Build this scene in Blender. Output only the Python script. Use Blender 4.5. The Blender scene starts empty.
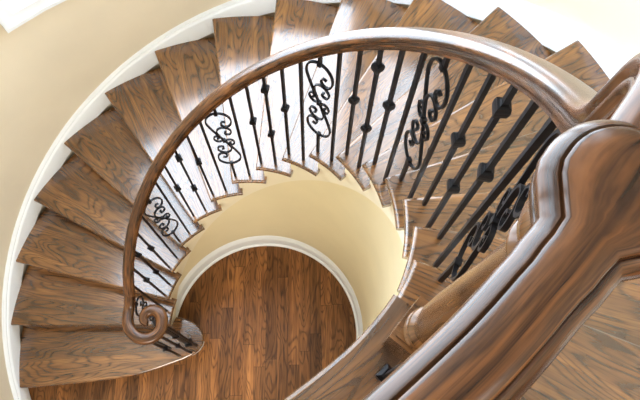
import bpy, bmesh, math
from math import sin, cos, pi, radians, sqrt, hypot, atan2, asin, floor as fl
from mathutils import Vector, Matrix, Euler

scene = bpy.context.scene
COL = scene.collection

# ------------------------------------------------------------------ camera
cam_data = bpy.data.cameras.new('camera')
cam = bpy.data.objects.new('camera', cam_data)
COL.objects.link(cam)
cam.location = (0.42246685, -0.52896952, 4.50262078)
cam.rotation_euler = Euler((radians(20.10266721), radians(-0.81326258), radians(8.35310974)), 'XYZ')
cam_data.sensor_fit = 'HORIZONTAL'
cam_data.sensor_width = 36.0
cam_data.lens = 592.886 / 640.0 * 36.0
cam_data.clip_start = 0.02
scene.camera = cam

# ------------------------------------------------------------------ world, light, exposure
world = bpy.data.worlds.new('daylight')
scene.world = world
world.use_nodes = True
wn = world.node_tree.nodes
wn['Background'].inputs['Color'].default_value = (0.77, 0.88, 1.0, 1)
wn['Background'].inputs['Strength'].default_value = 9.8

scene.view_settings.view_transform = 'Standard'
scene.view_settings.look = 'None'
scene.view_settings.exposure = 0.2
scene.view_settings.gamma = 1.0
scene.view_settings.use_curve_mapping = False
scene.cycles.use_denoising = True
scene.cycles.max_bounces = 8
scene.cycles.sample_clamp_indirect = 6.0


def area_light(name, loc, rot, sx, sy, power, color=(1, 1, 1), portal=False):
    d = bpy.data.lights.new(name, 'AREA')
    d.shape = 'RECTANGLE'
    d.size, d.size_y = sx, sy
    d.energy = power
    d.color = color
    o = bpy.data.objects.new(name, d)
    COL.objects.link(o)
    o.location = loc
    o.rotation_euler = rot
    if portal:
        d.cycles.is_portal = True
    return o


area_light('hall_fill_light', (2.2, -2.5, 5.85), (0, 0, 0), 2.0, 2.0, 110, (1.0, 0.94, 0.86))  # added fill for walls and upper stair; no fixture exists here
area_light('entry_fill_light', (0.1, -2.5, 2.95), (0, 0, 0), 1.4, 1.4, 115, (1.0, 0.94, 0.86))  # invented light under the landing, brightens the lower well and floor

# ------------------------------------------------------------------ stair geometry (metres)
H = 0.185                     # rise
STEP = radians(13.433416)     # turn per tread
TH0 = radians(201.568728)     # nosing of the first tread
RI, RO = 0.628, 1.718         # tread inner tip, tread outer end
RW = 1.757                    # outer wall
RB = 0.668                    # baluster line
TT = 0.030                    # tread thickness
ZL = 18 * H                   # landing level
NT = 17


def TH(k):
    return TH0 - STEP * (k - 1)


def KK(th):
    return 1 + (TH0 - th) / STEP


def P(r, k, z):
    a = TH(k)
    return Vector((r * cos(a), r * sin(a), z))


# ------------------------------------------------------------------ node helpers / materials
def new_mat(name):
    m = bpy.data.materials.new(name)
    m.use_nodes = True
    nt = m.node_tree
    return m, nt, nt.nodes['Principled BSDF']


class NB:
    def __init__(self, nt):
        self.nt = nt

    def node(self, t, **kw):
        n = self.nt.nodes.new(t)
        for k, v in kw.items():
            setattr(n, k, v)
        return n

    def lk(self, a, b):
        self.nt.links.new(a, b)

    def put(self, sock, v):
        if hasattr(v, 'links') or isinstance(v, bpy.types.NodeSocket):
            self.lk(v, sock)
        else:
            sock.default_value = v

    def math(self, op, a, b=0.0, c=0.0):
        n = self.node('ShaderNodeMath', operation=op)
        self.put(n.inputs[0], a)
        self.put(n.inputs[1], b)
        self.put(n.inputs[2], c)
        return n.outputs[0]

    def vec(self, x, y, z=0.0):
        n = self.node('ShaderNodeCombineXYZ')
        self.put(n.inputs[0], x)
        self.put(n.inputs[1], y)
        self.put(n.inputs[2], z)
        return n.outputs[0]

    def noise(self, v, scale=1.0, detail=2.0, rough=0.5, dist=0.0):
        n = self.node('ShaderNodeTexNoise')
        self.lk(v, n.inputs['Vector'])
        n.inputs['Scale'].default_value = scale
        n.inputs['Detail'].default_value = detail
        n.inputs['Roughness'].default_value = rough
        n.inputs['Distortion'].default_value = dist
        return n.outputs['Fac']

    def ramp(self, fac, stops, interp='LINEAR'):
        n = self.node('ShaderNodeValToRGB')
        n.color_ramp.interpolation = interp
        e = n.color_ramp.elements
        while len(e) > 1:
            e.remove(e[-1])
        e[0].position, e[0].color = stops[0][0], tuple(stops[0][1]) + (1,)
        for p, c in stops[1:]:
            x = e.new(p)
            x.color = tuple(c) + (1,)
        self.lk(fac, n.inputs[0])
        return n.outputs[0]

    def mix(self, fac, a, b, mode='MIX'):
        n = self.node('ShaderNodeMix', data_type='RGBA', blend_type=mode)
        self.put(n.inputs['Factor'], fac)
        for s, v in ((n.inputs[6], a), (n.inputs[7], b)):
            if isinstance(v, tuple):
                s.default_value = v + (1,) if len(v) == 3 else v
            else:
                self.lk(v, s)
        return n.outputs[2]


def wood_nodes(nb, u, v, seed, light, mid, dark, ring_freq=9.0, pore=0.5, ugrain=1.5, vgrain=7.0, ringw=0.55, pv=170.0, pu=8.5, su_=0.9, sv_=38.0, smin=0.66, smax=1.22):
    """u along the grain, v across it, both in metres; returns colour and a height value"""
    su = nb.math('ADD', nb.math('MULTIPLY', u, ugrain), nb.math('MULTIPLY', seed, 37.0))
    sv = nb.math('ADD', nb.math('MULTIPLY', v, vgrain), nb.math('MULTIPLY', seed, 91.0))
    h = nb.noise(nb.vec(su, sv, nb.math('MULTIPLY', seed, 13.0)), 1.0, 1.2, 0.4, 0.25)
    # growth rings: level lines of a long stretched field give cathedral figures
    fine = nb.noise(nb.vec(nb.math('MULTIPLY', u, 9.0), nb.math('MULTIPLY', v, 120.0), seed), 1.0, 2.0, 0.6)
    ph = nb.math('ADD', nb.math('MULTIPLY', h, ring_freq * 6.2832), nb.math('MULTIPLY', fine, 1.6))
    s = nb.math('MULTIPLY_ADD', nb.math('SINE', ph), 0.5, 0.5)
    ring = nb.math('POWER', s, 4.0)
    pores = nb.noise(nb.vec(nb.math('MULTIPLY', u, pu), nb.math('MULTIPLY', v, pv), nb.math('MULTIPLY', seed, 7.0)), 1.0, 2.0, 0.65)
    pl = nb.node('ShaderNodeMapRange')
    pl.inputs['From Min'].default_value = 0.50
    pl.inputs['From Max'].default_value = 0.72
    nb.lk(pores, pl.inputs['Value'])
    blotch = nb.noise(nb.vec(nb.math('MULTIPLY', u, 2.2), nb.math('MULTIPLY', v, 14.0), nb.math('MULTIPLY', seed, 5.0)), 1.0, 3.0, 0.6)
    base = nb.ramp(blotch, [(0.30, mid), (0.68, light)])
    streak = nb.noise(nb.vec(nb.math('MULTIPLY', u, su_), nb.math('MULTIPLY', v, sv_), nb.math('MULTIPLY', seed, 3.0)), 1.0, 3.0, 0.6)
    sr = nb.node('ShaderNodeMapRange')
    sr.inputs['From Min'].default_value = 0.3
    sr.inputs['From Max'].default_value = 0.7
    sr.inputs['To Min'].default_value = smin
    sr.inputs['To Max'].default_value = smax
    nb.lk(streak, sr.inputs['Value'])
    so_ = sr.outputs[0]
    base = nb.mix(1.0, base, nb.vec(so_, so_, so_), 'MULTIPLY')
    c1 = nb.mix(nb.math('MULTIPLY', ring, ringw), base, dark)
    pf = nb.math('MULTIPLY', pl.outputs[0], nb.math('MULTIPLY_ADD', ring, 0.5, pore))
    pf = nb.math('MINIMUM', pf, 0.8)
    c2 = nb.mix(pf, c1, dark)
    hgt = nb.math('SUBTRACT', 1.0, nb.math('MAXIMUM', pf, nb.math('MULTIPLY', ring, 0.6)))
    return c2, hgt


def uv_sep(nb):
    uvn = nb.node('ShaderNodeUVMap', uv_map='UVMap')
    sp = nb.node('ShaderNodeSeparateXYZ')
    nb.lk(uvn.outputs[0], sp.inputs[0])
    return sp.outputs[0], sp.outputs[1]


def wood_material(name, light, mid, dark, rough=0.28, ring_freq=9.0, boards=None, bump=0.0, spec=0.5, coat=0.0, **kw):
    m, nt, bs = new_mat(name)
    nb = NB(nt)
    u, v = uv_sep(nb)
    oi = nb.node('ShaderNodeObjectInfo')
    seed = oi.outputs['Random']
    tone = None
    if boards:
        idx = nb.math('FLOOR', nb.math('DIVIDE', nb.math('ADD', v, nb.math('MULTIPLY', seed, 0.05)), boards))
        wnz = nb.node('ShaderNodeTexWhiteNoise', noise_dimensions='2D')
        nb.lk(nb.vec(idx, nb.math('MULTIPLY', seed, 50.0)), wnz.inputs['Vector'])
        tone = wnz.outputs['Value']
        seed = nb.math('ADD', seed, nb.math('MULTIPLY', tone, 0.7))
    col, hgt = wood_nodes(nb, u, v, seed, light, mid, dark, ring_freq, **kw)
    if tone is not None:
        f = nb.math('MULTIPLY_ADD', tone, 0.5, 0.72)
        col = nb.mix(1.0, col, nb.vec(f, f, f), 'MULTIPLY')
    nb.lk(col, bs.inputs['Base Color'])
    bs.inputs['Roughness'].default_value = rough
    bs.inputs['Specular IOR Level'].default_value = spec
    bs.inputs['Coat Weight'].default_value = coat
    bs.inputs['Coat Roughness'].default_value = 0.12
    if bump:
        b = nb.node('ShaderNodeBump')
        b.inputs['Strength'].default_value = bump
        b.inputs['Distance'].default_value = 0.002
        nb.lk(hgt, b.inputs['Height'])
        nb.lk(b.outputs[0], bs.inputs['Normal'])
    return m


def floor_material(name, ang, width, length):
    m, nt, bs = new_mat(name)
    nb = NB(nt)
    tc = nb.node('ShaderNodeTexCoord')
    mp = nb.node('ShaderNodeMapping')
    mp.inputs['Rotation'].default_value = (0, 0, ang)
    nb.lk(tc.outputs['Object'], mp.inputs['Vector'])
    sp = nb.node('ShaderNodeSeparateXYZ')
    nb.lk(mp.outputs[0], sp.inputs[0])
    u, v = sp.outputs[0], sp.outputs[1]
    row = nb.math('FLOOR', nb.math('DIVIDE', v, width))
    w1 = nb.node('ShaderNodeTexWhiteNoise', noise_dimensions='1D')
    nb.lk(row, w1.inputs['W'])
    uu = nb.math('ADD', nb.math('DIVIDE', u, length), nb.math('MULTIPLY', w1.outputs['Value'], 7.3))
    cidx = nb.math('FLOOR', uu)
    w2 = nb.node('ShaderNodeTexWhiteNoise', noise_dimensions='2D')
    nb.lk(nb.vec(row, cidx), w2.inputs['Vector'])
    tone = w2.outputs['Value']
    col, hgt = wood_nodes(nb, u, v, tone, (0.32, 0.135, 0.042), (0.145, 0.056, 0.016), (0.030, 0.012, 0.005), 15.0, pore=0.5, ugrain=2.0, vgrain=11.0)
    f = nb.math('MULTIPLY_ADD', tone, 0.75, 0.5)
    col = nb.mix(1.0, col, nb.vec(f, f, f), 'MULTIPLY')
    # dark joints
    fv = nb.math('FRACT', nb.math('DIVIDE', v, width))
    ev = nb.math('MULTIPLY', nb.math('MINIMUM', fv, nb.math('SUBTRACT', 1.0, fv)), width)
    fu = nb.math('FRACT', uu)
    eu = nb.math('MULTIPLY', nb.math('MINIMUM', fu, nb.math('SUBTRACT', 1.0, fu)), length)
    edge = nb.math('MINIMUM', ev, eu)
    j = nb.math('LESS_THAN', edge, 0.0013)
    col = nb.mix(nb.math('MULTIPLY', j, 0.75), col, (0.02, 0.009, 0.004))
    nb.lk(col, bs.inputs['Base Color'])
    bs.inputs['Roughness'].default_value = 0.35
    bs.inputs['Specular IOR Level'].default_value = 0.25
    return m


def paint(name, color, rough=0.6, spec=0.3, var=0.03):
    m, nt, bs = new_mat(name)
    nb = NB(nt)
    tc = nb.node('ShaderNodeTexCoord')
    n = nb.noise(tc.outputs['Object'], 3.0, 3.0, 0.5)
    a = tuple(max(0, c * (1 - var)) for c in color)
    b = tuple(min(1, c * (1 + var)) for c in color)
    nb.lk(nb.ramp(n, [(0.3, a), (0.7, b)]), bs.inputs['Base Color'])
    bs.inputs['Roughness'].default_value = rough
    bs.inputs['Specular IOR Level'].default_value = spec
    return m


M_WALL = paint('beige_wall_paint', (0.72, 0.635, 0.485), 0.75, 0.15)
M_WHITE = paint('white_trim_paint', (0.79, 0.82, 0.845), 0.35, 0.4, 0.01)
M_WELL = paint('warm_well_paint', (0.76, 0.66, 0.44), 0.75, 0.15)
M_CREAM = paint('cream_stringer_paint', (0.78, 0.70, 0.54), 0.5, 0.3, 0.01)
M_CEIL = paint('ceiling_paint', (0.58, 0.53, 0.46), 0.8, 0.1)
M_TREAD = wood_material('stained_oak_tread', (0.235, 0.100, 0.026), (0.092, 0.036, 0.010), (0.009, 0.004, 0.002), 0.22, 24.0, boards=0.11, spec=0.95, coat=0.6)
M_RAIL = wood_material('stained_oak_rail', (0.165, 0.064, 0.019), (0.060, 0.022, 0.007), (0.008, 0.0035, 0.002), 0.25, 5.0, spec=0.40, ugrain=3.0, vgrain=20.0, pore=0.6, pv=300.0, pu=11.0, su_=11.0, sv_=95.0, smin=0.25, smax=1.45)
M_POST = wood_material('stained_oak_post', (0.21, 0.096, 0.034), (0.10, 0.042, 0.015), (0.018, 0.008, 0.004), 0.24, 5.0, ugrain=2.0, vgrain=12.0, pore=0.5, pv=200.0, pu=8.0)
M_FLOOR = floor_material('oak_strip_floor', radians(-99.2), 0.083, 0.95)
M_LAND = floor_material('oak_strip_landing', radians(40), 0.083, 0.95)


def iron_material():
    m, nt, bs = new_mat('black_wrought_iron')
    nb = NB(nt)
    tc = nb.node('ShaderNodeTexCoord')
    n = nb.noise(tc.outputs['Object'], 60.0, 3.0, 0.6)
    nb.lk(nb.ramp(n, [(0.3, (0.004, 0.004, 0.005)), (0.7, (0.010, 0.010, 0.012))]), bs.inputs['Base Color'])
    bs.inputs['Metallic'].default_value = 0.0
    bs.inputs['Roughness'].default_value = 0.36
    bs.inputs['Specular IOR Level'].default_value = 0.12
    return m


def glass_material():
    m = bpy.data.materials.new('window_glass')
    m.use_nodes = True
    nt = m.node_tree
    nt.nodes.clear()
    nb = NB(nt)
    out = nb.node('ShaderNodeOutputMaterial')
    tr = nb.node('ShaderNodeBsdfTransparent')
    gl = nb.node('ShaderNodeBsdfGlossy')
    gl.inputs['Roughness'].default_value = 0.02
    mx = nb.node('ShaderNodeMixShader')
    mx.inputs[0].default_value = 0.03
    nb.lk(tr.outputs[0], mx.inputs[1])
    nb.lk(gl.outputs[0], mx.inputs[2])
    nb.lk(mx.outputs[0], out.inputs[0])
    return m


M_IRON = iron_material()
M_GLASS = glass_material()


# ------------------------------------------------------------------ mesh helpers
def link_mesh(name, verts, faces, mat, parent=None, uvs=None, smooth=False, loc=None, rotz=0.0):
    me = bpy.data.meshes.new(name)
    me.from_pydata([tuple(v) for v in verts], [], faces)
    if uvs is not None:                      # one uv per vertex
        lay = me.uv_layers.new(name='UVMap')
        for l in me.loops:
            lay.data[l.index].uv = uvs[l.vertex_index]
    me.materials.append(mat)
    if smooth:
        for p in me.polygons:
            p.use_smooth = True
    me.update()
    o = bpy.data.objects.new(name, me)
    COL.objects.link(o)
    if loc is not None:
        o.location = loc
    o.rotation_euler = (0, 0, rotz)
    if parent is not None:
        o.parent = parent
    return o


def fix_normals(o):
    bm = bmesh.new()
    bm.from_mesh(o.data)
    bmesh.ops.recalc_face_normals(bm, faces=bm.faces)
    bm.to_mesh(o.data)
    bm.free()
    return o


def empty(name, loc=(0, 0, 0)):
    o = bpy.data.objects.new(name, None)
    COL.objects.link(o)
    o.location = loc
    return o


def tag(o, label=None, cat=None, group=None, kind=None):
    for k, v in (('label', label), ('category', cat), ('group', group), ('kind', kind)):
        if v:
            o[k] = v
    return o


def structure(o):
    o['kind'] = 'structure'
    return o


def sharp(o, ang=35):
    """smooth shading with sharp edges over an angle"""
    me = o.data
    for p in me.polygons:
        p.use_smooth = True
    me.set_sharp_from_angle(angle=radians(ang))
    return o


def sweep(name, path, lats, profile, mat, parent=None, u0=0.0, caps=True, smooth=40, scales=None):
    """sweep a closed profile [(lateral, up)] along a path; lats = horizontal lateral direction at each point"""
    n = len(path)
    m = len(profile)
    per = [0.0]
    for i in range(m):
        a, b = profile[i], profile[(i + 1) % m]
        per.append(per[-1] + hypot(a[0] - b[0], a[1] - b[1]))
    V, F, loopuv = [], [], []
    U = [u0]
    for i in range(1, n):
        U.append(U[-1] + (path[i] - path[i - 1]).length)
    for i in range(n):
        t = (path[min(i + 1, n - 1)] - path[max(i - 1, 0)]).normalized()
        la = lats[i] - t * lats[i].dot(t)
        la.normalize()
        up = la.cross(t) if True else None
        if up.z < -1e-6:
            up = -up
        s = scales[i] if scales else 1.0
        for (x, y) in profile:
            V.append(path[i] + la * (x * s) + up * (y * s))
    for i in range(n - 1):
        for j in range(m):
            j2 = (j + 1) % m
            F.append((i * m + j, i * m + j2, (i + 1) * m + j2, (i + 1) * m + j))
            loopuv.append([(U[i], per[j]), (U[i], per[j + 1]), (U[i + 1], per[j + 1]), (U[i + 1], per[j])])
    if caps:
        F.append(tuple(range(m)))
        loopuv.append([(profile[j][0] * 0.3, profile[j][1]) for j in range(m)])
        F.append(tuple((n - 1) * m + j for j in reversed(range(m))))
        loopuv.append([(profile[j][0] * 0.3, profile[j][1]) for j in reversed(range(m))])
    me = bpy.data.meshes.new(name)
    me.from_pydata([tuple(v) for v in V], [], F)
    lay = me.uv_layers.new(name='UVMap')
    for p, luv in zip(me.polygons, loopuv):
        for li, q in zip(p.loop_indices, luv):
            lay.data[li].uv = q
    me.materials.append(mat)
    o = bpy.data.objects.new(name, me)
    COL.objects.link(o)
    if parent:
        o.parent = parent
    fix_normals(o)
    if smooth:
        sharp(o, smooth)
    return o


def ring_band(name, r0, r1, zlo, zhi, k0, k1, n, mat, parent=None):
    """solid curved band between radii; zlo, zhi are functions of k"""
    V, F = [], []
    for i in range(n + 1):
        k = k0 + (k1 - k0) * i / n
        a, b = zlo(k), zhi(k)
        V += [P(r0, k, a), P(r1, k, a), P(r1, k, b), P(r0, k, b)]
    for i in range(n):
        for j in range(4):
            j2 = (j + 1) % 4
            F.append((4 * i + j, 4 * i + j2, 4 * i + 4 + j2, 4 * i + 4 + j))
    F.append((0, 1, 2, 3))
    F.append((4 * n + 3, 4 * n + 2, 4 * n + 1, 4 * n))
    o = link_mesh(name, V, F, mat, parent)
    fix_normals(o)
    return sharp(o, 30)


def extrude_plan(bm, pts, z0, z1):
    vs = [bm.verts.new((p[0], p[1], z1)) for p in pts]
    top = bm.faces.new(vs)
    r = bmesh.ops.extrude_face_region(bm, geom=[top])
    nv = [g for g in r['geom'] if isinstance(g, bmesh.types.BMVert)]
    bmesh.ops.translate(bm, verts=nv, vec=(0, 0, z0 - z1))
    bmesh.ops.recalc_face_normals(bm, faces=bm.faces)
    return vs


def planar_uv_bm(bm, f):
    lay = bm.loops.layers.uv.new('UVMap')
    for face in bm.faces:
        for l in face.loops:
            l[lay].uv = f(l.vert.co)


def flat_big(o, thr=0.003):
    for p in o.data.polygons:
        if p.area > thr:
            p.use_smooth = False
    return o


def bm_obj(name, bm, mat, parent=None, smooth=35):
    me = bpy.data.meshes.new(name)
    bm.to_mesh(me)
    bm.free()
    me.materials.append(mat)
    o = bpy.data.objects.new(name, me)
    COL.objects.link(o)
    if parent:
        o.parent = parent
    if smooth:
        sharp(o, smooth)
    return o


def copy_obj(o, parent):
    c = o.copy()
    COL.objects.link(c)
    c.parent = parent
    return c


# ================================================================== SETTING
def wall_grid(name, r0, r1, k_list, z_list, holes, mat):
    """curved wall of cells; holes = set of (i, j) cell indexes left open"""
    V, F = [], []
    nk, nz = len(k_list), len(z_list)
    for r in (r0, r1):
        for k in k_list:
            for z in z_list:
                V.append(P(r, k, z))

    def vid(s, i, j):
        return s * nk * nz + i * nz + j
    for i in range(nk - 1):
        for j in range(nz - 1):
            if (i, j) in holes:
                continue
            for s in (0, 1):
                F.append((vid(s, i, j), vid(s, i + 1, j), vid(s, i + 1, j + 1), vid(s, i, j + 1)))
            for (di, dj, a, b) in ((-1, 0, (i, j), (i, j + 1)), (1, 0, (i + 1, j), (i + 1, j + 1)), (0, -1, (i, j), (i + 1, j)), (0, 1, (i, j + 1), (i + 1, j + 1))):
                ni, nj = i + di, j + dj
                if ni < 0 or nj < 0 or ni >= nk - 1 or nj >= nz - 1 or (ni, nj) in holes:
                    F.append((vid(0, *a), vid(0, *b), vid(1, *b), vid(1, *a)))
    o = link_mesh(name, V, F, mat)
    fix_normals(o)
    sharp(o, 30)
    return structure(o)


def flat_box(name, x0, x1, y0, y1, z0, z1, mat):
    bm = bmesh.new()
    extrude_plan(bm, [(x0, y0), (x1, y0), (x1, y1), (x0, y1)], z0, z1)
    return structure(bm_obj(name, bm, mat, smooth=None))


ZC = 5.9
flat_box('floor', -2.2, 3.7, -4.7, 2.2, -0.12, 0.0, M_FLOOR)
bm = bmesh.new()
cpl = [(1.93 * cos(radians(a)), 1.93 * sin(radians(a))) for a in range(-22, 238, 4)] + [(-0.90, -1.70), (-0.90, -4.66), (3.66, -4.66), (3.66, -0.58), (1.80, -0.58)]
extrude_plan(bm, cpl, ZC, ZC + 0.12)
structure(bm_obj('ceiling', bm, M_CEIL, smooth=None))
flat_box('wall_west', -0.90, -0.74, -4.6, -1.62, 0, ZC, M_WALL)
flat_box('wall_south', -0.90, 3.66, -4.66, -4.5, 0, ZC, M_WALL)
flat_box('wall_east', 3.5, 3.66, -4.5, -0.58, 0, ZC, M_WALL)
flat_box('wall_north', 1.62, 3.5, -0.74, -0.58, 0, ZC, M_WALL)

# windows of the curved outer wall: (angle left, angle right, sill, head)
WIN = [(139.9, 78.5, 2.03, 5.6), (73.5, 61.0, 2.75, 5.6), (167.0, 144.7, 2.50, 5.6)]
ks = set()
for i in range(0, 91):
    ks.add(round(KK(radians(245 - 3 * i)), 4))
wk = []
for a, b, z0, z1 in WIN:
    ka, kb = round(KK(radians(a)), 4), round(KK(radians(b)), 4)
    wk.append((ka, kb))
    ks |= {ka, kb}
ks = sorted(ks)
zs = sorted({0.0, ZC, 1.0, 5.6} | {w[2] for w in WIN})
holes = set()
for (ka, kb), w in zip(wk, WIN):
    for i in range(len(ks) - 1):
        for j in range(len(zs) - 1):
            if ks[i] >= ka - 1e-6 and ks[i + 1] <= kb + 1e-6 and zs[j] >= w[2] - 1e-6 and zs[j + 1] <= w[3] + 1e-6:
                holes.add((i, j))
wall_grid('wall_outer', RW, RW + 0.16, ks, zs, holes, M_WALL)


def bent_box(bm, r0, r1, k0, k1, z0, z1, n=10):
    prev = None
    first = None
    for i in range(n + 1):
        k = k0 + (k1 - k0) * i / n
        cur = [bm.verts.new(P(r, k, z)) for r, z in ((r0, z0), (r1, z0), (r1, z1), (r0, z1))]
        if prev:
            for j in range(4):
                bm.faces.new((prev[j], prev[(j + 1) % 4], cur[(j + 1) % 4], cur[j]))
        else:
            bm.faces.new(cur)
        prev = cur
    bm.faces.new(list(reversed(prev)))


for wi, ((ka, kb), w) in enumerate(zip(wk, WIN)):
    z0, z1 = w[2], w[3]
    root = structure(empty('window_%d' % (wi + 1), P(RW, (ka + kb) / 2, z0)))
    inv = Matrix.Translation(-root.location)
    dk = 0.078 / (RW * STEP)
    bm = bmesh.new()                                         # flat casing with a raised outer band
    for (e0, e1, rr) in ((0.0, 1.0, RW - 0.020), (0.72, 1.0, RW - 0.032)):
        a, b = dk * e0, dk * e1
        za, zb = 0.078 * e0, 0.078 * e1
        bent_box(bm, rr, RW + 0.002, ka - b, ka - a, z0 - zb, z1 + zb, 2)
        bent_box(bm, rr, RW + 0.002, kb + a, kb + b, z0 - zb, z1 + zb, 2)
        bent_box(bm, rr, RW + 0.002, ka - a, kb + a, z0 - zb, z0 - za)
        bent_box(bm, rr, RW + 0.002, ka - a, kb + a, z1 + za, z1 + zb)
    bmesh.ops.recalc_face_normals(bm, faces=bm.faces)
    bm.transform(inv)
    bm_obj('casing', bm, M_WHITE, root, 30)
    bm = bmesh.new()                                         # sash
    r0, r1, sw = RW + 0.03, RW + 0.075, 0.035
    ds = sw / (RW * STEP)
    bent_box(bm, r0, r1, ka, ka + ds, z0, z1, 2)
    bent_box(bm, r0, r1, kb - ds, kb, z0, z1, 2)
    km = (ka + kb) / 2
    bent_box(bm, r0, r1, ka + ds, kb - ds, z0, z0 + sw)
    bent_box(bm, r0, r1, ka + ds, kb - ds, z1 - sw, z1)
    zm = z0 + (z1 - z0) * 0.62
    nm = 2 if kb - ka > 3 else 1
    for q in range(1, nm + 1):
        kq = ka + (kb - ka) * q / (nm + 1)
        bent_box(bm, r0, r1, kq - ds * 0.4, kq + ds * 0.4, z0 + sw, z1 - sw, 2)
    bmesh.ops.recalc_face_normals(bm, faces=bm.faces)
    bm.transform(inv)
    bm_obj('window_frame', bm, M_WHITE, root, 30)
    bm = bmesh.new()
    bent_box(bm, RW + 0.07, RW + 0.17, ka + ds * 0.3, kb - ds * 0.3, z0 - 0.002, z0 + 0.03, 10)
    bent_box(bm, RW + 0.0, RW + 0.17, ka - ds * 0.02, ka + 0.02, z0, z1, 2)
    bent_box(bm, RW + 0.0, RW + 0.17, kb - 0.02, kb + ds * 0.02, z0, z1, 2)
    bent_box(bm, RW + 0.0, RW + 0.08, ka, kb, z0 - 0.002, z0 + 0.012, 10)
    bmesh.ops.recalc_face_normals(bm, faces=bm.faces)
    bm.transform(inv)
    bm_obj('window_sill', bm, M_WHITE, root, 30)
    bm = bmesh.new()
    bent_box(bm, RW + 0.05, RW + 0.056, ka + ds * 0.7, kb - ds * 0.7, z0 + sw * 0.7, z1 - sw * 0.7, 12)
    bmesh.ops.recalc_face_normals(bm, faces=bm.faces)
    bm.transform(inv)
    bm_obj('pane', bm, M_GLASS, root, 30)
    # sky portal for this opening
    pm = P(RW + 0.13, km, (z0 + z1) / 2)
    a = TH(km)
    area_light('sky_portal', pm, (pi / 2, 0, a + pi / 2), 2 * RW * sin((kb - ka) * STEP / 2), z1 - z0, 1.0, portal=True)

def edge_pt(k, off, z):
    """landing edge: round the well, then running off straight"""
    ks_ = 19.25
    r = 0.617 + off
    if k <= ks_:
        return P(r, k, z)
    a = TH(ks_)
    q = P(r, ks_, z)
    s_ = (k - ks_) * STEP * 0.617
    # slow quarter-rate turn past the straightening point
    b = a - 0.25 * s_ / 0.617
    return q + Vector((sin((a + b) / 2), -cos((a + b) / 2), 0)) * s_ * (1 + 0.25 * off / 0.617)


KE = 19.25
while edge_pt(KE + 0.05, 0.12, 0).length < 1.735:
    KE += 0.05                                               # the landing edge meets the outer wall here

# upper landing slab
A0 = TH(18)
edge = [tuple(edge_pt(18.05 + (KE - 18.05) * t / 60, 0.038, 0).xy) for t in range(0, 61)]
e_end = (edge[-1][0] + 0.02, -1.66)
land = [(1.75 * cos(A0), 1.75 * sin(A0)), (0.655 * cos(A0), 0.655 * sin(A0))] + edge + [e_end, (-0.735, -1.64), (-0.735, -4.49), (3.49, -4.49), (3.49, -0.75), (1.60, -0.75)]
bm = bmesh.new()
extrude_plan(bm, land, ZL - 0.28, ZL - 0.0005)
structure(bm_obj('floor_landing', bm, M_LAND, smooth=None))

# wall under the stair, round the well
structure(ring_band('wall_inner', 0.712, 0.76, lambda k: 0.0, lambda k: min(k * H - 0.36, ZL - 0.2), 2.3, 21.5, 96, M_WELL))
# inner baseboard with shoe moulding
def band_profile(name, prof, k0, k1, n, mat, zf=lambda k: 0.0, parent=None):
    path = [P(1.0, k0 + (k1 - k0) * i / n, 0) for i in range(n + 1)]
    V, F = [], []
    m = len(prof)
    for i in range(n + 1):
        k = k0 + (k1 - k0) * i / n
        for (r, z) in prof:
            V.append(P(r, k, z + zf(k)))
    for i in range(n):
        for j in range(m):
            j2 = (j + 1) % m
            F.append((m * i + j, m * i + j2, m * i + m + j2, m * i + m + j))
    F.append(tuple(range(m)))
    F.append(tuple(m * n + j for j in reversed(range(m))))
    o = link_mesh(name, V, F, mat, parent)
    fix_normals(o)
    return sharp(o, 40)


structure(band_profile('baseboard_inner', [(0.676, 0), (0.676, 0.012), (0.683, 0.020), (0.690, 0.022), (0.690, 0.125), (0.695, 0.140), (0.704, 0.150), (0.707, 0.165), (0.713, 0.170), (0.713, 0)], 1.45, 21.5, 110, M_WHITE))
# outer skirt board: rises with the nosings, cap moulding on top
structure(band_profile('trim_1', [(1.717, -0.13), (1.717, 0.012), (1.722, 0.022), (1.730, 0.026), (1.734, 0.036), (1.758, 0.042), (1.758, -0.13)], 0.70, 18.6, 120, M_WHITE, zf=lambda k: max(k * H, 0.135)))
structure(band_profile('baseboard_outer', [(1.735, 0), (1.735, 0.15), (1.745, 0.165), (1.758, 0.175), (1.758, 0)], -2.2, 0.70, 24, M_WHITE))

# ================================================================== STAIRCASE
stairs = tag(empty('staircase'), 'curved staircase of dark stained oak treads winding up around the open well', 'staircase')
NOSE = 0.030


def tread_plan():
    pts = [(RI, 0.0), (RO, 0.0)]
    n = 8
    aend = STEP + asin(NOSE / RO)
    for i in range(1, n + 1):
        a = -aend * i / n
        pts.append((RO * cos(a), RO * sin(a)))
    rr = RB - 0.004
    a = -(STEP + asin(NOSE / rr))
    pts.append((rr * cos(a), rr * sin(a)))
    a = -STEP * 1.275
    pts.append((rr * cos(a), rr * sin(a)))
    pts.append((RI * cos(a), RI * sin(a)))
    for i in range(7, 0, -1):
        b = a * i / 8
        pts.append((RI * cos(b), RI * sin(b)))
    return pts


def tread_mesh(pts, nose_test, mid):
    bm = bmesh.new()
    extrude_plan(bm, pts, -TT, 0.0)
    es = [e for e in bm.edges if abs(e.verts[0].co.z - e.verts[1].co.z) < 1e-6 and nose_test(e.verts[0].co) and nose_test(e.verts[1].co)]
    bmesh.ops.bevel(bm, geom=es, offset=0.011, segments=3, profile=0.5, affect='EDGES', clamp_overlap=True)
    c, s = cos(mid), sin(mid)
    planar_uv_bm(bm, lambda co: (co.x * c + co.y * s, -co.x * s + co.y * c + co.z))
    return bm


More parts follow.
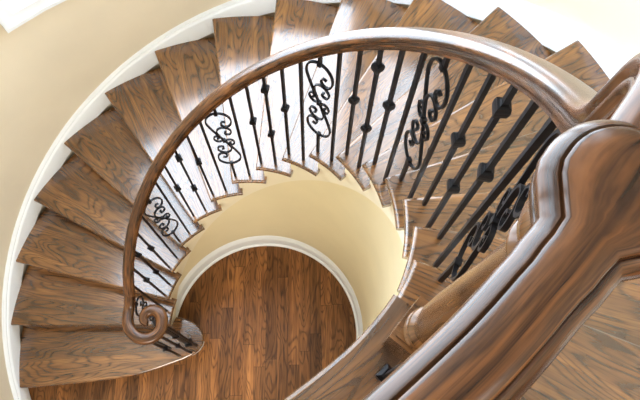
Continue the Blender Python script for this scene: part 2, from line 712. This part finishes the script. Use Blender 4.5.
tp = tread_plan()
proto = None
for k in range(2, NT + 1):
    if proto is None:
        bm = tread_mesh(tp, lambda co: abs(co.y) < 1e-5 or hypot(co.x, co.y) < RI + 1e-4, -STEP / 2)
        proto = flat_big(bm_obj('tread', bm, M_TREAD, stairs, 40))
        o = proto
    else:
        o = copy_obj(proto, stairs)
    o.location = (0, 0, k * H)
    o.rotation_euler = (0, 0, TH(k))

# first tread: bowed front and rounded end
front = [(-1.598, -0.634), (-1.525, -0.622), (-1.325, -0.575), (-1.15, -0.533), (-0.963, -0.482), (-0.80, -0.425), (-0.70, -0.378), (-0.60, -0.325), (-0.53, -0.287), (-0.475, -0.250), (-0.435, -0.210), (-0.414, -0.165), (-0.412, -0.125), (-0.428, -0.085), (-0.462, -0.048), (-0.51, -0.018), (-0.565, -0.003), (-0.60, 0.000), (-0.640, 0.0)]
nfront = len(front)
back = []
a = TH(2) - asin(NOSE / 0.664)
back.append((0.664 * cos(a), 0.664 * sin(a)))
a2 = TH(2) - asin(NOSE / RO)
for i in range(0, 8):
    b = a2 + (TH(1) - a2) * i / 8
    back.append((RO * cos(b), RO * sin(b)))
fset = {(round(p[0], 4), round(p[1], 4)) for p in front}
bm = tread_mesh(front + back, lambda co: (round(co.x, 4), round(co.y, 4)) in fset, TH(1.6))
o = flat_big(bm_obj('bullnose_tread', bm, M_TREAD, stairs, 40))
o.location = (0, 0, H)
o['label'] = 'lowest tread with bowed front and rounded end'

# risers
for k in range(1, NT + 2):
    bm = bmesh.new()
    if k == 1:
        ins = []
        for i, p in enumerate(front[:-1]):
            a, b = front[max(i - 1, 0)], front[i + 1]
            d = Vector((b[0] - a[0], b[1] - a[1])).normalized()
            ins.append((p[0] - d.y * 0.028, p[1] + d.x * 0.028))
        ins2 = [(x, y + 0.0) for x, y in ins]
        outp = []
        for i, p in enumerate(ins):
            a, b = ins[max(i - 1, 0)], ins[min(i + 1, len(ins) - 1)]
            d = Vector((b[0] - a[0], b[1] - a[1])).normalized()
            outp.append((p[0] - d.y * 0.016, p[1] + d.x * 0.016))
        prev = None
        for p, q in zip(ins, outp):
            cur = [bm.verts.new((p[0], p[1], 0)), bm.verts.new((q[0], q[1], 0)), bm.verts.new((q[0], q[1], H - TT)), bm.verts.new((p[0], p[1], H - TT))]
            if prev:
                for j in range(4):
                    bm.faces.new((prev[j], prev[(j + 1) % 4], cur[(j + 1) % 4], cur[j]))
            else:
                bm.faces.new(cur)
            prev = cur
        bm.faces.new(list(reversed(prev)))
    else:
        a = TH(k)
        d, nrm = Vector((cos(a), sin(a))), Vector((sin(a), -cos(a)))
        q = [d * 0.666 + nrm * NOSE, d * (RO - 0.001) + nrm * NOSE, d * (RO - 0.001) + nrm * (NOSE + 0.018), d * 0.666 + nrm * (NOSE + 0.018)]
        extrude_plan(bm, q, (k - 1) * H - TT, k * H - TT)
    bmesh.ops.recalc_face_normals(bm, faces=bm.faces)
    bm_obj('riser', bm, M_WHITE, stairs, None)

# inner stringer: stepped top under the treads, helical lower edge
V, F = [], []
R0, R1 = 0.664, 0.712


def stringer_seg(k0, k1, ztop, n=6):
    base = len(V)
    for i in range(n + 1):
        k = k0 + (k1 - k0) * i / n
        lo = max(min(k * H - 0.385, ZL - 0.385), 0.0)
        V.extend([P(R0, k, lo), P(R1, k, lo), P(R1, k, ztop), P(R0, k, ztop)])
    for i in range(n):
        b = base + 4 * i
        for j in range(4):
            j2 = (j + 1) % 4
            F.append((b + j, b + j2, b + 4 + j2, b + 4 + j))
    F.append((base, base + 1, base + 2, base + 3))
    e = base + 4 * n
    F.append((e + 3, e + 2, e + 1, e))


ro = NOSE / (R0 * STEP)
for k in range(1, NT + 1):
    stringer_seg((k if k > 1 else 1.75 - ro) + ro, k + 1 + ro, k * H - TT)
so = link_mesh('stringer', V, F, M_CREAM, stairs)
fix_normals(so)
sharp(so, 30)
V, F = [], []
for i in range(61):
    k = 18 + ro + (KE - 18 - ro) * i / 60
    V += [edge_pt(k, 0.047, ZL - 0.385), edge_pt(k, 0.095, ZL - 0.385), edge_pt(k, 0.095, ZL - TT), edge_pt(k, 0.047, ZL - TT)]
for i in range(60):
    for j in range(4):
        F.append((4 * i + j, 4 * i + (j + 1) % 4, 4 * i + 4 + (j + 1) % 4, 4 * i + 4 + j))
F.append((0, 1, 2, 3))
F.append((243, 242, 241, 240))
fo = link_mesh('landing_fascia', V, F, M_WHITE, stairs)
fix_normals(fo)
sharp(fo, 30)

# landing nosing board: curved strip along the edge of the landing
n = 64
prof = [(0.0, -0.006), (0.0, -0.024), (0.006, -TT), (0.10, -TT), (0.10, 0.0005), (0.008, 0.0005), (0.002, -0.002)]
path = [edge_pt(17.99 + (KE - 17.99) * i / n, 0.0, ZL) for i in range(n + 1)]
lats = [edge_pt(17.99 + (KE - 17.99) * i / n, 1.0, 0) - edge_pt(17.99 + (KE - 17.99) * i / n, 0.0, 0) for i in range(n + 1)]
flat_big(sweep('landing_nosing', path, lats, prof, M_TREAD, stairs), 0.002)
bm = bmesh.new()                                             # straight nosing of the top riser
a = TH(18)
d, nrm = Vector((cos(a), sin(a))), Vector((sin(a), -cos(a)))
q = [d * 0.715, d * RO, d * RO + nrm * 0.1, d * 0.715 + nrm * 0.1]
extrude_plan(bm, q, ZL - TT, ZL + 0.0008)
planar_uv_bm(bm, lambda co: (co.x * d.x + co.y * d.y, co.x * nrm.x + co.y * nrm.y + co.z))
bm_obj('landing_nosing', bm, M_TREAD, stairs, None)

# ================================================================== RAILINGS
rail = tag(empty('stair_railing'), 'oak handrail on black iron balusters sweeping up the curved stair from its volute', 'railing')

half = [(0.0, 0.031), (0.010, 0.0308), (0.0160, 0.0298), (0.0182, 0.0278), (0.0188, 0.0245), (0.0212, 0.0252), (0.0240, 0.0238), (0.0262, 0.0215), (0.0285, 0.0185), (0.0306, 0.0150), (0.0315, 0.0100), (0.0304, 0.0050), (0.0265, 0.0005), (0.0238, -0.0035), (0.0262, -0.0070), (0.0275, -0.0125), (0.0262, -0.0175), (0.0215, -0.0205), (0.0200, -0.0235), (0.0200, -0.031)]
half_s = [(0.0, 0.031), (0.010, 0.0306), (0.019, 0.0282), (0.026, 0.0228), (0.0305, 0.015), (0.0315, 0.0095), (0.0300, 0.0045), (0.0255, 0.0010), (0.0232, -0.0030), (0.0238, -0.0065), (0.0275, -0.0075), (0.0285, -0.0125), (0.0265, -0.0175), (0.0215, -0.0205), (0.0200, -0.0235), (0.0200, -0.031)]
RPROF = half_s + [(-x, y) for x, y in reversed(half_s) if x > 0]
RPROF = [(x * 0.96, y * (0.86 if y > 0 else 0.80)) for x, y in RPROF]
RC = 0.674


def drift(k):
    f = max(0.0, min(1.0, (k - 12.5) / 4.5))
    return 0.034 * f * f * (3 - 2 * f)


def hrail(k):
    return k * H + 0.772 - 0.6 * drift(k)


# main helical rail
K0, K1 = 2.35, 17.05
n = 150
path = [P(RC + drift(K0 + (K1 - K0) * i / n), K0 + (K1 - K0) * i / n, hrail(K0 + (K1 - K0) * i / n)) for i in range(n + 1)]
lats = [Vector((p.x, p.y, 0)).normalized() for p in path]
sweep('handrail', path, lats, RPROF, M_RAIL, rail)


def bez(p0, p1, p2, p3, n):
    out = []
    for i in range(n + 1):
        t = i / n
        out.append(p0 * (1 - t) ** 3 + p1 * 3 * t * (1 - t) ** 2 + p2 * 3 * t * t * (1 - t) + p3 * t ** 3)
    return out


# volute: easing down from the helix, then a level spiral to the eye
ZV = 1.145
VC = Vector((-0.545, -0.158, ZV))
p0 = path[0]
tan0 = (path[0] - path[1]).normalized()
start_a = 182.0
R_at = [(182, 0.124), (270, 0.104), (360, 0.070), (450, 0.058), (540, 0.034), (600, 0.016)]


def volR(a):
    for (a0, r0), (a1, r1) in zip(R_at, R_at[1:]):
        if a <= a1:
            t = (a - a0) / (a1 - a0)
            return r0 + (r1 - r0) * t
    return R_at[-1][1]


sp = [VC + Vector((volR(a) * cos(radians(a)), volR(a) * sin(radians(a)), 0)) for a in range(182, 601, 6)]
t1 = (sp[1] - sp[0]).normalized()
ease = bez(p0, p0 + tan0 * 0.085, sp[0] - t1 * 0.06, sp[0], 16)
vpath = ease[:-1] + sp
vlats = []
for i in range(len(vpath)):
    t = vpath[min(i + 1, len(vpath) - 1)] - vpath[max(i - 1, 0)]
    t.z = 0
    t.normalize()
    vlats.append(Vector((t.y, -t.x, 0)))
vsc = [1.0 + 0.14 * max(0.0, min(1.0, (i - 12) / 10.0)) for i in range(len(vpath))]
for i in range(len(vpath)):
    f = i / (len(vpath) - 1)
    if f > 0.62:
        vsc[i] = 1.14 - 0.40 * (f - 0.62) / 0.38
vo = sweep('volute', vpath, vlats, RPROF, M_RAIL, rail, scales=vsc)
vo['label'] = 'spiral volute ending the handrail over the lowest tread'


def lathe(bm, prof, n=40, c=(0, 0, 0), a0=0.0, a1=2 * pi):
    rings = []
    for (r, z) in prof:
        if r < 1e-5:
            rings.append([bm.verts.new((c[0], c[1], c[2] + z))])
        else:
            rings.append([bm.verts.new((c[0] + r * cos(2 * pi * i / n), c[1] + r * sin(2 * pi * i / n), c[2] + z)) for i in range(n)])
    for A, B in zip(rings, rings[1:]):
        for i in range(n):
            i2 = (i + 1) % n
            if len(A) == 1 and len(B) == 1:
                continue
            if len(A) == 1:
                bm.faces.new((A[0], B[i2], B[i]))
            elif len(B) == 1:
                bm.faces.new((A[i], A[i2], B[0]))
            else:
                bm.faces.new((A[i], A[i2], B[i2], B[i]))
    return rings


def cyl_uv(bm, scale=1.0):
    lay = bm.loops.layers.uv.new('UVMap')
    for f in bm.faces:
        for l in f.loops:
            co = l.vert.co
            if abs(f.normal.z) > 0.8:
                l[lay].uv = (co.x, co.y)
            else:
                a = atan2(co.y, co.x)
                fc = f.calc_center_median()
                ac = atan2(fc.y, fc.x)
                while a - ac > pi:
                    a -= 2 * pi
                while a - ac < -pi:
                    a += 2 * pi
                l[lay].uv = (co.z, a * 0.035)


# ---- iron parts
def bar_bm(bm, w, z0, z1, x=0.0, y=0.0):
    h = w / 2
    extrude_plan(bm, [(x - h, y - h), (x + h, y - h), (x + h, y + h), (x - h, y + h)], z0, z1)


BW = 0.0118


def knuckle_mesh():
    bm = bmesh.new()
    lev = [(-0.026, 0.0085), (-0.021, 0.0105), (-0.019, 0.0165), (-0.006, 0.0185), (0.006, 0.0185), (0.019, 0.0165), (0.021, 0.0105), (0.026, 0.0085)]
    prev = None
    for z, h in lev:
        cur = [bm.verts.new(v) for v in ((-h, -h, z), (h, -h, z), (h, h, z), (-h, h, z))]
        if prev:
            for j in range(4):
                bm.faces.new((prev[j], prev[(j + 1) % 4], cur[(j + 1) % 4], cur[j]))
        else:
            bm.faces.new(cur)
        prev = cur
    bm.faces.new(prev)
    bmesh.ops.recalc_face_normals(bm, faces=bm.faces)
    bm.transform(Matrix.Diagonal((0.80, 0.80, 0.85, 1)))
    me = bpy.data.meshes.new('knuckle')
    bm.to_mesh(me)
    bm.free()
    me.materials.append(M_IRON)
    return me


def catmull(pts, n=6):
    out = []
    m = len(pts)
    for i in range(m - 1):
        p0, p1, p2, p3 = pts[max(i - 1, 0)], pts[i], pts[i + 1], pts[min(i + 2, m - 1)]
        for s in range(n):
            t = s / n
            out.append(tuple(0.5 * ((2 * p1[c]) + (-p0[c] + p2[c]) * t + (2 * p0[c] - 5 * p1[c] + 4 * p2[c] - p3[c]) * t * t + (-p0[c] + 3 * p1[c] - 3 * p2[c] + p3[c]) * t ** 3) for c in (0, 1)))
    out.append(tuple(pts[-1]))
    return out


def flat_strip(bm, pts, wt, wd):
    """bar bent in the local y-z plane: wt thickness in plane, wd depth along x"""
    m = len(pts)
    prev = None
    for i, (y, z) in enumerate(pts):
        a, b = pts[max(i - 1, 0)], pts[min(i + 1, m - 1)]
        d = Vector((b[0] - a[0], b[1] - a[1]))
        d.normalize()
        ny, nz = -d.y * wt / 2, d.x * wt / 2
        cur = [bm.verts.new(v) for v in ((-wd / 2, y + ny, z + nz), (wd / 2, y + ny, z + nz), (wd / 2, y - ny, z - nz), (-wd / 2, y - ny, z - nz))]
        if prev:
            for j in range(4):
                bm.faces.new((prev[j], prev[(j + 1) % 4], cur[(j + 1) % 4], cur[j]))
        else:
            bm.faces.new(cur)
        prev = cur
    bm.faces.new(list(reversed(prev)))


SH = 0.272                    # half height of a scroll panel


def scroll_mesh():
    bm = bmesh.new()
    s = SH / 0.19
    main = [(0.0, 0.0), (-0.022, 0.05), (-0.042, 0.10), (-0.050, 0.135), (-0.040, 0.168), (-0.012, 0.187), (0.020, 0.182), (0.043, 0.158), (0.048, 0.125), (0.036, 0.100), (0.016, 0.098), (0.006, 0.114), (0.013, 0.130), (0.026, 0.127)]
    inner = [(-0.010, 0.025), (-0.020, 0.058), (-0.014, 0.082), (0.004, 0.092), (0.026, 0.084), (0.038, 0.062), (0.030, 0.043), (0.014, 0.044), (0.011, 0.058), (0.020, 0.064)]
    side = [(0.004, -0.004), (0.020, 0.004), (0.034, -0.004), (0.040, -0.022), (0.030, -0.036), (0.017, -0.030), (0.020, -0.018), (0.028, -0.019)]
    for c, t in ((main, 0.0068), (inner, 0.0058), (side, 0.0052)):
        for sg in (1, -1):
            pts = [(-sg * p[0] * 1.14, sg * p[1] * s) for p in c]
            flat_strip(bm, catmull(pts, 6), t, 0.0095)
    bar_bm(bm, 0.015, -0.012, 0.012)                         # collar at the crossing
    for sg in (1, -1):
        bar_bm(bm, 0.015, sg * (SH - 0.004) - 0.012, sg * (SH - 0.004) + 0.012, y=sg * 0.002)
    bmesh.ops.recalc_face_normals(bm, faces=bm.faces)
    me = bpy.data.meshes.new('scroll')
    bm.to_mesh(me)
    bm.free()
    me.materials.append(M_IRON)
    for p in me.polygons:
        p.use_smooth = True
    me.set_sharp_from_angle(angle=radians(40))
    return me


KN, SC = knuckle_mesh(), scroll_mesh()


def baluster(parent, x, y, z0, z1, ang, kind, mid=None):
    hgt = z1 - z0
    mid = (0.44 if kind == 'scroll' else 0.455) if mid is None else mid
    bm = bmesh.new()
    if kind == 'scroll':
        bar_bm(bm, BW, -0.004, mid - SH)
        bu = bmesh.new()
        bar_bm(bu, BW, mid + SH, hgt)
    else:
        bar_bm(bm, BW, -0.004, hgt)
    o = bm_obj('baluster', bm, M_IRON, parent, None)
    o.location = (x, y, z0)
    o.rotation_euler = (0, 0, ang)
    hs = {'plain': [], 'single': [mid], 'double': [mid - 0.10, mid + 0.30], 'scroll': []}[kind]
    for h in hs:
        c = bpy.data.objects.new('knuckle', KN)
        COL.objects.link(c)
        c.parent = o
        c.location = (0, 0, h)
    if kind == 'scroll':
        bm_obj('upper_bar', bu, M_IRON, o, None)
        c = bpy.data.objects.new('scroll', SC)
        COL.objects.link(c)
        c.parent = o
        c.location = (0, 0, mid)
    return o


SEQ = ['scroll', 'plain', 'single', 'double', 'single', 'plain']
idx = 0
for k in range(2, NT + 1):
    for f in (0.16, 0.655):
        kk = k + f
        if kk > 17.5:
            break
        p = P(RB + drift(kk), kk, 0)
        zt = hrail(kk) - 0.018
        if kk < 2.5:
            zt = 1.155
        baluster(rail, p.x, p.y, k * H, zt, TH(kk), SEQ[idx % 6])
        idx += 1

# balusters and iron newel under the volute
for (x, y, kind) in ((-0.452, -0.176, 'plain'), (-0.552, -0.262, 'single'), (-0.478, -0.232, 'single'), (-0.630, -0.222, 'plain')):
    baluster(rail, x, y, H, ZV - 0.02, TH(1.2), kind)
bm = bmesh.new()
bar_bm(bm, 0.030, 0.0, ZV - 0.02 - H)
bar_bm(bm, 0.050, -0.002, 0.022)
bar_bm(bm, 0.042, 0.022, 0.036)
bar_bm(bm, 0.044, 0.40, 0.44)
bmesh.ops.recalc_face_normals(bm, faces=bm.faces)
o = bm_obj('iron_newel', bm, M_IRON, rail, None)
o.location = (-0.512, -0.165, H)
o.rotation_euler = (0, 0, TH(1.2))

# ---- landing rail, newel, gooseneck
land_rail = tag(empty('landing_railing', P(0.71, 18.39, ZL)), 'thick level oak rail in the foreground capping a turned newel post', 'railing')
base = land_rail.location.copy()
NX, NY = 0.602, -0.363
ZR = 4.128                                                   # centre of the level rail


def at_land(o):
    o.location = o.location - base
    return o


NA = atan2(NY, NX)
# gooseneck: from the top of the helix, up, over and level into the cap
kn = KK(NA)
gp = []
RN = hypot(NX, NY)


def gpt(k, z):
    f = min(1, max(0, (k - K1) / (kn - K1)))
    return P(RC + drift(k) + (RN - RC - drift(kn)) * f, k, z)


pA = gpt(K1, hrail(K1))
tA = (gpt(K1 + 0.1, hrail(K1 + 0.1)) - gpt(K1, hrail(K1))).normalized()
pB = gpt(17.42, 4.01)
up = Vector((0, 0, 1))
pC = gpt(17.44, 4.06)
pD = gpt(17.80, ZR)
tD = (gpt(17.85, ZR) - gpt(17.75, ZR)).normalized()
pE = gpt(kn, ZR)
g = bez(pA, pA + tA * 0.05, pB - up * 0.03, pB, 14)[:-1] + bez(pB, pB + up * 0.02, pC - up * 0.02, pC, 4)[:-1] + bez(pC, pC + up * 0.03, pD - tD * 0.035, pD, 14)[:-1] + bez(pD, pD + tD * 0.015, pE - tD * 0.015, pE, 6)
# lateral stays radial; profile up turns through the bend
glat = [Vector((p.x, p.y, 0)).normalized() for p in g]


def sweep_bent(name, path, lats, profile, mat, parent):
    n, m = len(path), len(profile)
    per = [0.0]
    for i in range(m):
        a, b = profile[i], profile[(i + 1) % m]
        per.append(per[-1] + hypot(a[0] - b[0], a[1] - b[1]))
    V, F, L = [], [], []
    U = [0.0]
    for i in range(1, n):
        U.append(U[-1] + (path[i] - path[i - 1]).length)
    for i in range(n):
        t = (path[min(i + 1, n - 1)] - path[max(i - 1, 0)]).normalized()
        la = (lats[i] - t * lats[i].dot(t)).normalized()
        upv = t.cross(la)
        for (x, y) in profile:
            V.append(path[i] + la * x + upv * y)
    if V[0].z < path[0].z:                                   # first profile point is the crown
        V = []
        for i in range(n):
            t = (path[min(i + 1, n - 1)] - path[max(i - 1, 0)]).normalized()
            la = (lats[i] - t * lats[i].dot(t)).normalized()
            upv = la.cross(t)
            for (x, y) in profile:
                V.append(path[i] + la * x + upv * y)
    for i in range(n - 1):
        for j in range(m):
            j2 = (j + 1) % m
            F.append((i * m + j, i * m + j2, (i + 1) * m + j2, (i + 1) * m + j))
            L.append([(U[i], per[j]), (U[i], per[j + 1]), (U[i + 1], per[j + 1]), (U[i + 1], per[j])])
    F.append(tuple(range(m)))
    L.append([(0, 0)] * m)
    F.append(tuple((n - 1) * m + j for j in reversed(range(m))))
    L.append([(0, 0)] * m)
    me = bpy.data.meshes.new(name)
    me.from_pydata([tuple(v) for v in V], [], F)
    lay = me.uv_layers.new(name='UVMap')
    for p, luv in zip(me.polygons, L):
        for li, q in zip(p.loop_indices, luv):
            lay.data[li].uv = q
    me.materials.append(mat)
    o = bpy.data.objects.new(name, me)
    COL.objects.link(o)
    o.parent = parent
    fix_normals(o)
    return sharp(o, 40)


at_land(sweep_bent('gooseneck', g, glat, RPROF, M_RAIL, land_rail))

# level rail with its round cap: one moulded piece, the profile follows the outline in plan
HWR, CR = 0.0248, 0.049
axis = []
n = 180
for i in range(n + 1):
    k = kn + (KE - kn) * i / n
    f = max(0.0, 1 - (k - kn) / 0.9)
    g_ = max(0.0, min(1.0, (k - 18.9) / 1.0))
    axis.append(edge_pt(k, 0.089 + 0.008 * g_ + (RN - 0.706) * f, 0).xy)
cN = Vector((NX, NY))
left, right = [], []
for i in range(n + 1):
    t = (axis[min(i + 1, n)] - axis[max(i - 1, 0)]).normalized()
    nn = Vector((t.y, -t.x))                                 # outward side
    if nn.dot(axis[i]) < 0:
        nn = -nn
    d = (axis[i] - cN).length
    w = sqrt(max(CR * CR - d * d, 0.0))
    e = 0.010                                                # soft maximum: small cove between cap and rail
    w = 0.5 * (w + HWR + sqrt((w - HWR) ** 2 + e * e)) if d < CR * 1.6 else HWR
    w = min(w, max(HWR, CR)) if d < 0.02 else w
    left.append(axis[i] - nn * w)
    right.append(axis[i] + nn * w)
t0 = (axis[1] - axis[0]).normalized()
a_l = atan2(left[0].y - NY, left[0].x - NX)
a_r = atan2(right[0].y - NY, right[0].x - NX)
while a_r > a_l:
    a_r -= 2 * pi
if a_l - a_r > 1.5 * pi:
    a_r += 2 * pi
mid_a = 0.5 * (a_l + a_r)
if Vector((cos(mid_a), sin(mid_a))).dot(t0) > 0:            # go round the far side
    a_r = a_r + 2 * pi if a_r < a_l else a_r - 2 * pi
na = 26
arc = [cN + Vector((cos(a_l + (a_r - a_l) * q / na), sin(a_l + (a_r - a_l) * q / na))) * CR for q in range(1, na)]
outline = list(reversed(left)) + arc + right
no = len(outline)
nrm_in = []
for i in range(no):
    t = outline[min(i + 1, no - 1)] - outline[max(i - 1, 0)]
    t.normalize()
    q = Vector((t.y, -t.x))
    nrm_in.append(q)
if (outline[3] + nrm_in[3] * 0.02 - axis[n - 3]).length > (outline[3] - nrm_in[3] * 0.02 - axis[n - 3]).length:
    nrm_in = [-q for q in nrm_in]
topprof = [(HWR - x * 0.952, y * (1.0 if y > 0 else 0.9)) for x, y in half if x > 0.015]     # (inset, height) from crown to foot
V, F, L = [], [], []
mp_ = len(topprof)
S = [0.0]
for i in range(1, no):
    S.append(S[-1] + (outline[i] - outline[i - 1]).length)
for i in range(no):
    for ins, y in topprof:
        p = outline[i] + nrm_in[i] * ins
        V.append((p.x, p.y, ZR + y))


def wuv(i, j):
    return (S[i], 0.12 + j * 0.006)


for i in range(no - 1):
    for j in range(mp_ - 1):
        F.append((i * mp_ + j, (i + 1) * mp_ + j, (i + 1) * mp_ + j + 1, i * mp_ + j + 1))
        L.append([wuv(i, j), wuv(i + 1, j), wuv(i + 1, j + 1), wuv(i, j + 1)])
# crown and underside: rows across from the left edge to the right edge
for jj, sgn in ((0, 1), (mp_ - 1, -1)):
    nrow = no // 2
    rows = []
    for i in range(nrow + 1):
        a, b = i, no - 1 - i
        if a >= b:
            break
        pa, pb = Vector(V[a * mp_ + jj]), Vector(V[b * mp_ + jj])
        row = [a * mp_ + jj]
        for q in (1, 2, 3):
            f = q / 4
            pm = pa.lerp(pb, f)
            if sgn > 0:
                pm.z += 0.0034 * 4 * f * (1 - f)
            row.append(len(V))
            V.append(tuple(pm))
        row.append(b * mp_ + jj)
        rows.append((row, S[a]))
    for (ra, ua), (rb, ub) in zip(rows, rows[1:]):
        for q in range(4):
            F.append((ra[q], ra[q + 1], rb[q + 1], rb[q]))
            wv = [(-0.02 + 0.01 * q), (-0.02 + 0.01 * (q + 1))]
            L.append([(ua, wv[0]), (ua, wv[1]), (ub, wv[1]), (ub, wv[0])])
    last = rows[-1][0]
    mids = [x * mp_ + jj for x in range(len(rows), no - len(rows))]
    F.append(tuple(last[:1] + mids + last[:0:-1]))
    L.append([(S[len(rows) - 1], 0.0)] * len(F[-1]))
me = bpy.data.meshes.new('level_handrail')
me.from_pydata([tuple(Vector(v) - base) for v in V], [], F)
lay = me.uv_layers.new(name='UVMap')
for p_, luv in zip(me.polygons, L):
    for li, q in zip(p_.loop_indices, luv):
        lay.data[li].uv = q
me.materials.append(M_RAIL)
o = bpy.data.objects.new('level_handrail', me)
COL.objects.link(o)
o.parent = land_rail
fix_normals(o)
sharp(o, 40)
o['label'] = 'thick level rail with round cap over the newel'
# turned newel post
npost = empty('newel_post', Vector((NX, NY, ZL)) - base)
npost.parent = land_rail
bm = bmesh.new()
BH = 0.13
h = 0.047
extrude_plan(bm, [(-h, -h), (h, -h), (h, h), (-h, h)], -0.005, BH)
bmesh.ops.bevel(bm, geom=[e for e in bm.edges if abs(e.verts[0].co.z - BH) < 1e-6 and abs(e.verts[1].co.z - BH) < 1e-6], offset=0.008, segments=2, affect='EDGES')
cyl_uv(bm)
o = bm_obj('base_block', bm, M_POST, npost, None)
o.rotation_euler = (0, 0, NA)
bm = bmesh.new()
top = ZR - 0.029 - ZL
tp_ = [(0.0, BH - 0.002), (0.040, BH - 0.002), (0.043, BH + 0.006), (0.040, BH + 0.014), (0.034, BH + 0.018), (0.034, BH + 0.024), (0.039, BH + 0.029), (0.041, BH + 0.037), (0.038, BH + 0.045), (0.032, BH + 0.050), (0.031, BH + 0.060), (0.034, BH + 0.085), (0.0355, BH + 0.12), (0.0345, BH + 0.20), (0.031, BH + 0.32), (0.0275, BH + 0.43), (0.0255, top - 0.115), (0.0260, top - 0.105), (0.0315, top - 0.100), (0.0330, top - 0.093), (0.0310, top - 0.086), (0.0260, top - 0.082), (0.0270, top - 0.074), (0.0350, top - 0.058), (0.0385, top - 0.040), (0.0350, top - 0.022), (0.0275, top - 0.010), (0.027, top), (0.0, top)]
lathe(bm, tp_, 40)
bmesh.ops.recalc_face_normals(bm, faces=bm.faces)
cyl_uv(bm)
bm_obj('turned_shaft', bm, M_POST, npost, 40)
# landing balusters
i = 0
for kk in [18.85 + 0.78 * j for j in range(40) if 18.85 + 0.78 * j < KE - 0.3]:
    p = edge_pt(kk, 0.088 + 0.007 * min(1, max(0, kk - 18.9)), ZL)
    o = baluster(land_rail, p.x, p.y, ZL, ZR - 0.024, TH(kk), SEQ[(i + 1) % 6], mid=0.40)
    at_land(o)
    bm = bmesh.new()
    bar_bm(bm, 0.032, -0.002, 0.014)
    prev = None
    for z, hh in ((0.014, 0.016), (0.024, 0.0095)):
        cur = [bm.verts.new(v) for v in ((-hh, -hh, z), (hh, -hh, z), (hh, hh, z), (-hh, hh, z))]
        if prev:
            for j in range(4):
                bm.faces.new((prev[j], prev[(j + 1) % 4], cur[(j + 1) % 4], cur[j]))
        prev = cur
    bm.faces.new(prev)
    bm_obj('shoe', bm, M_IRON, o, None)
    i += 1
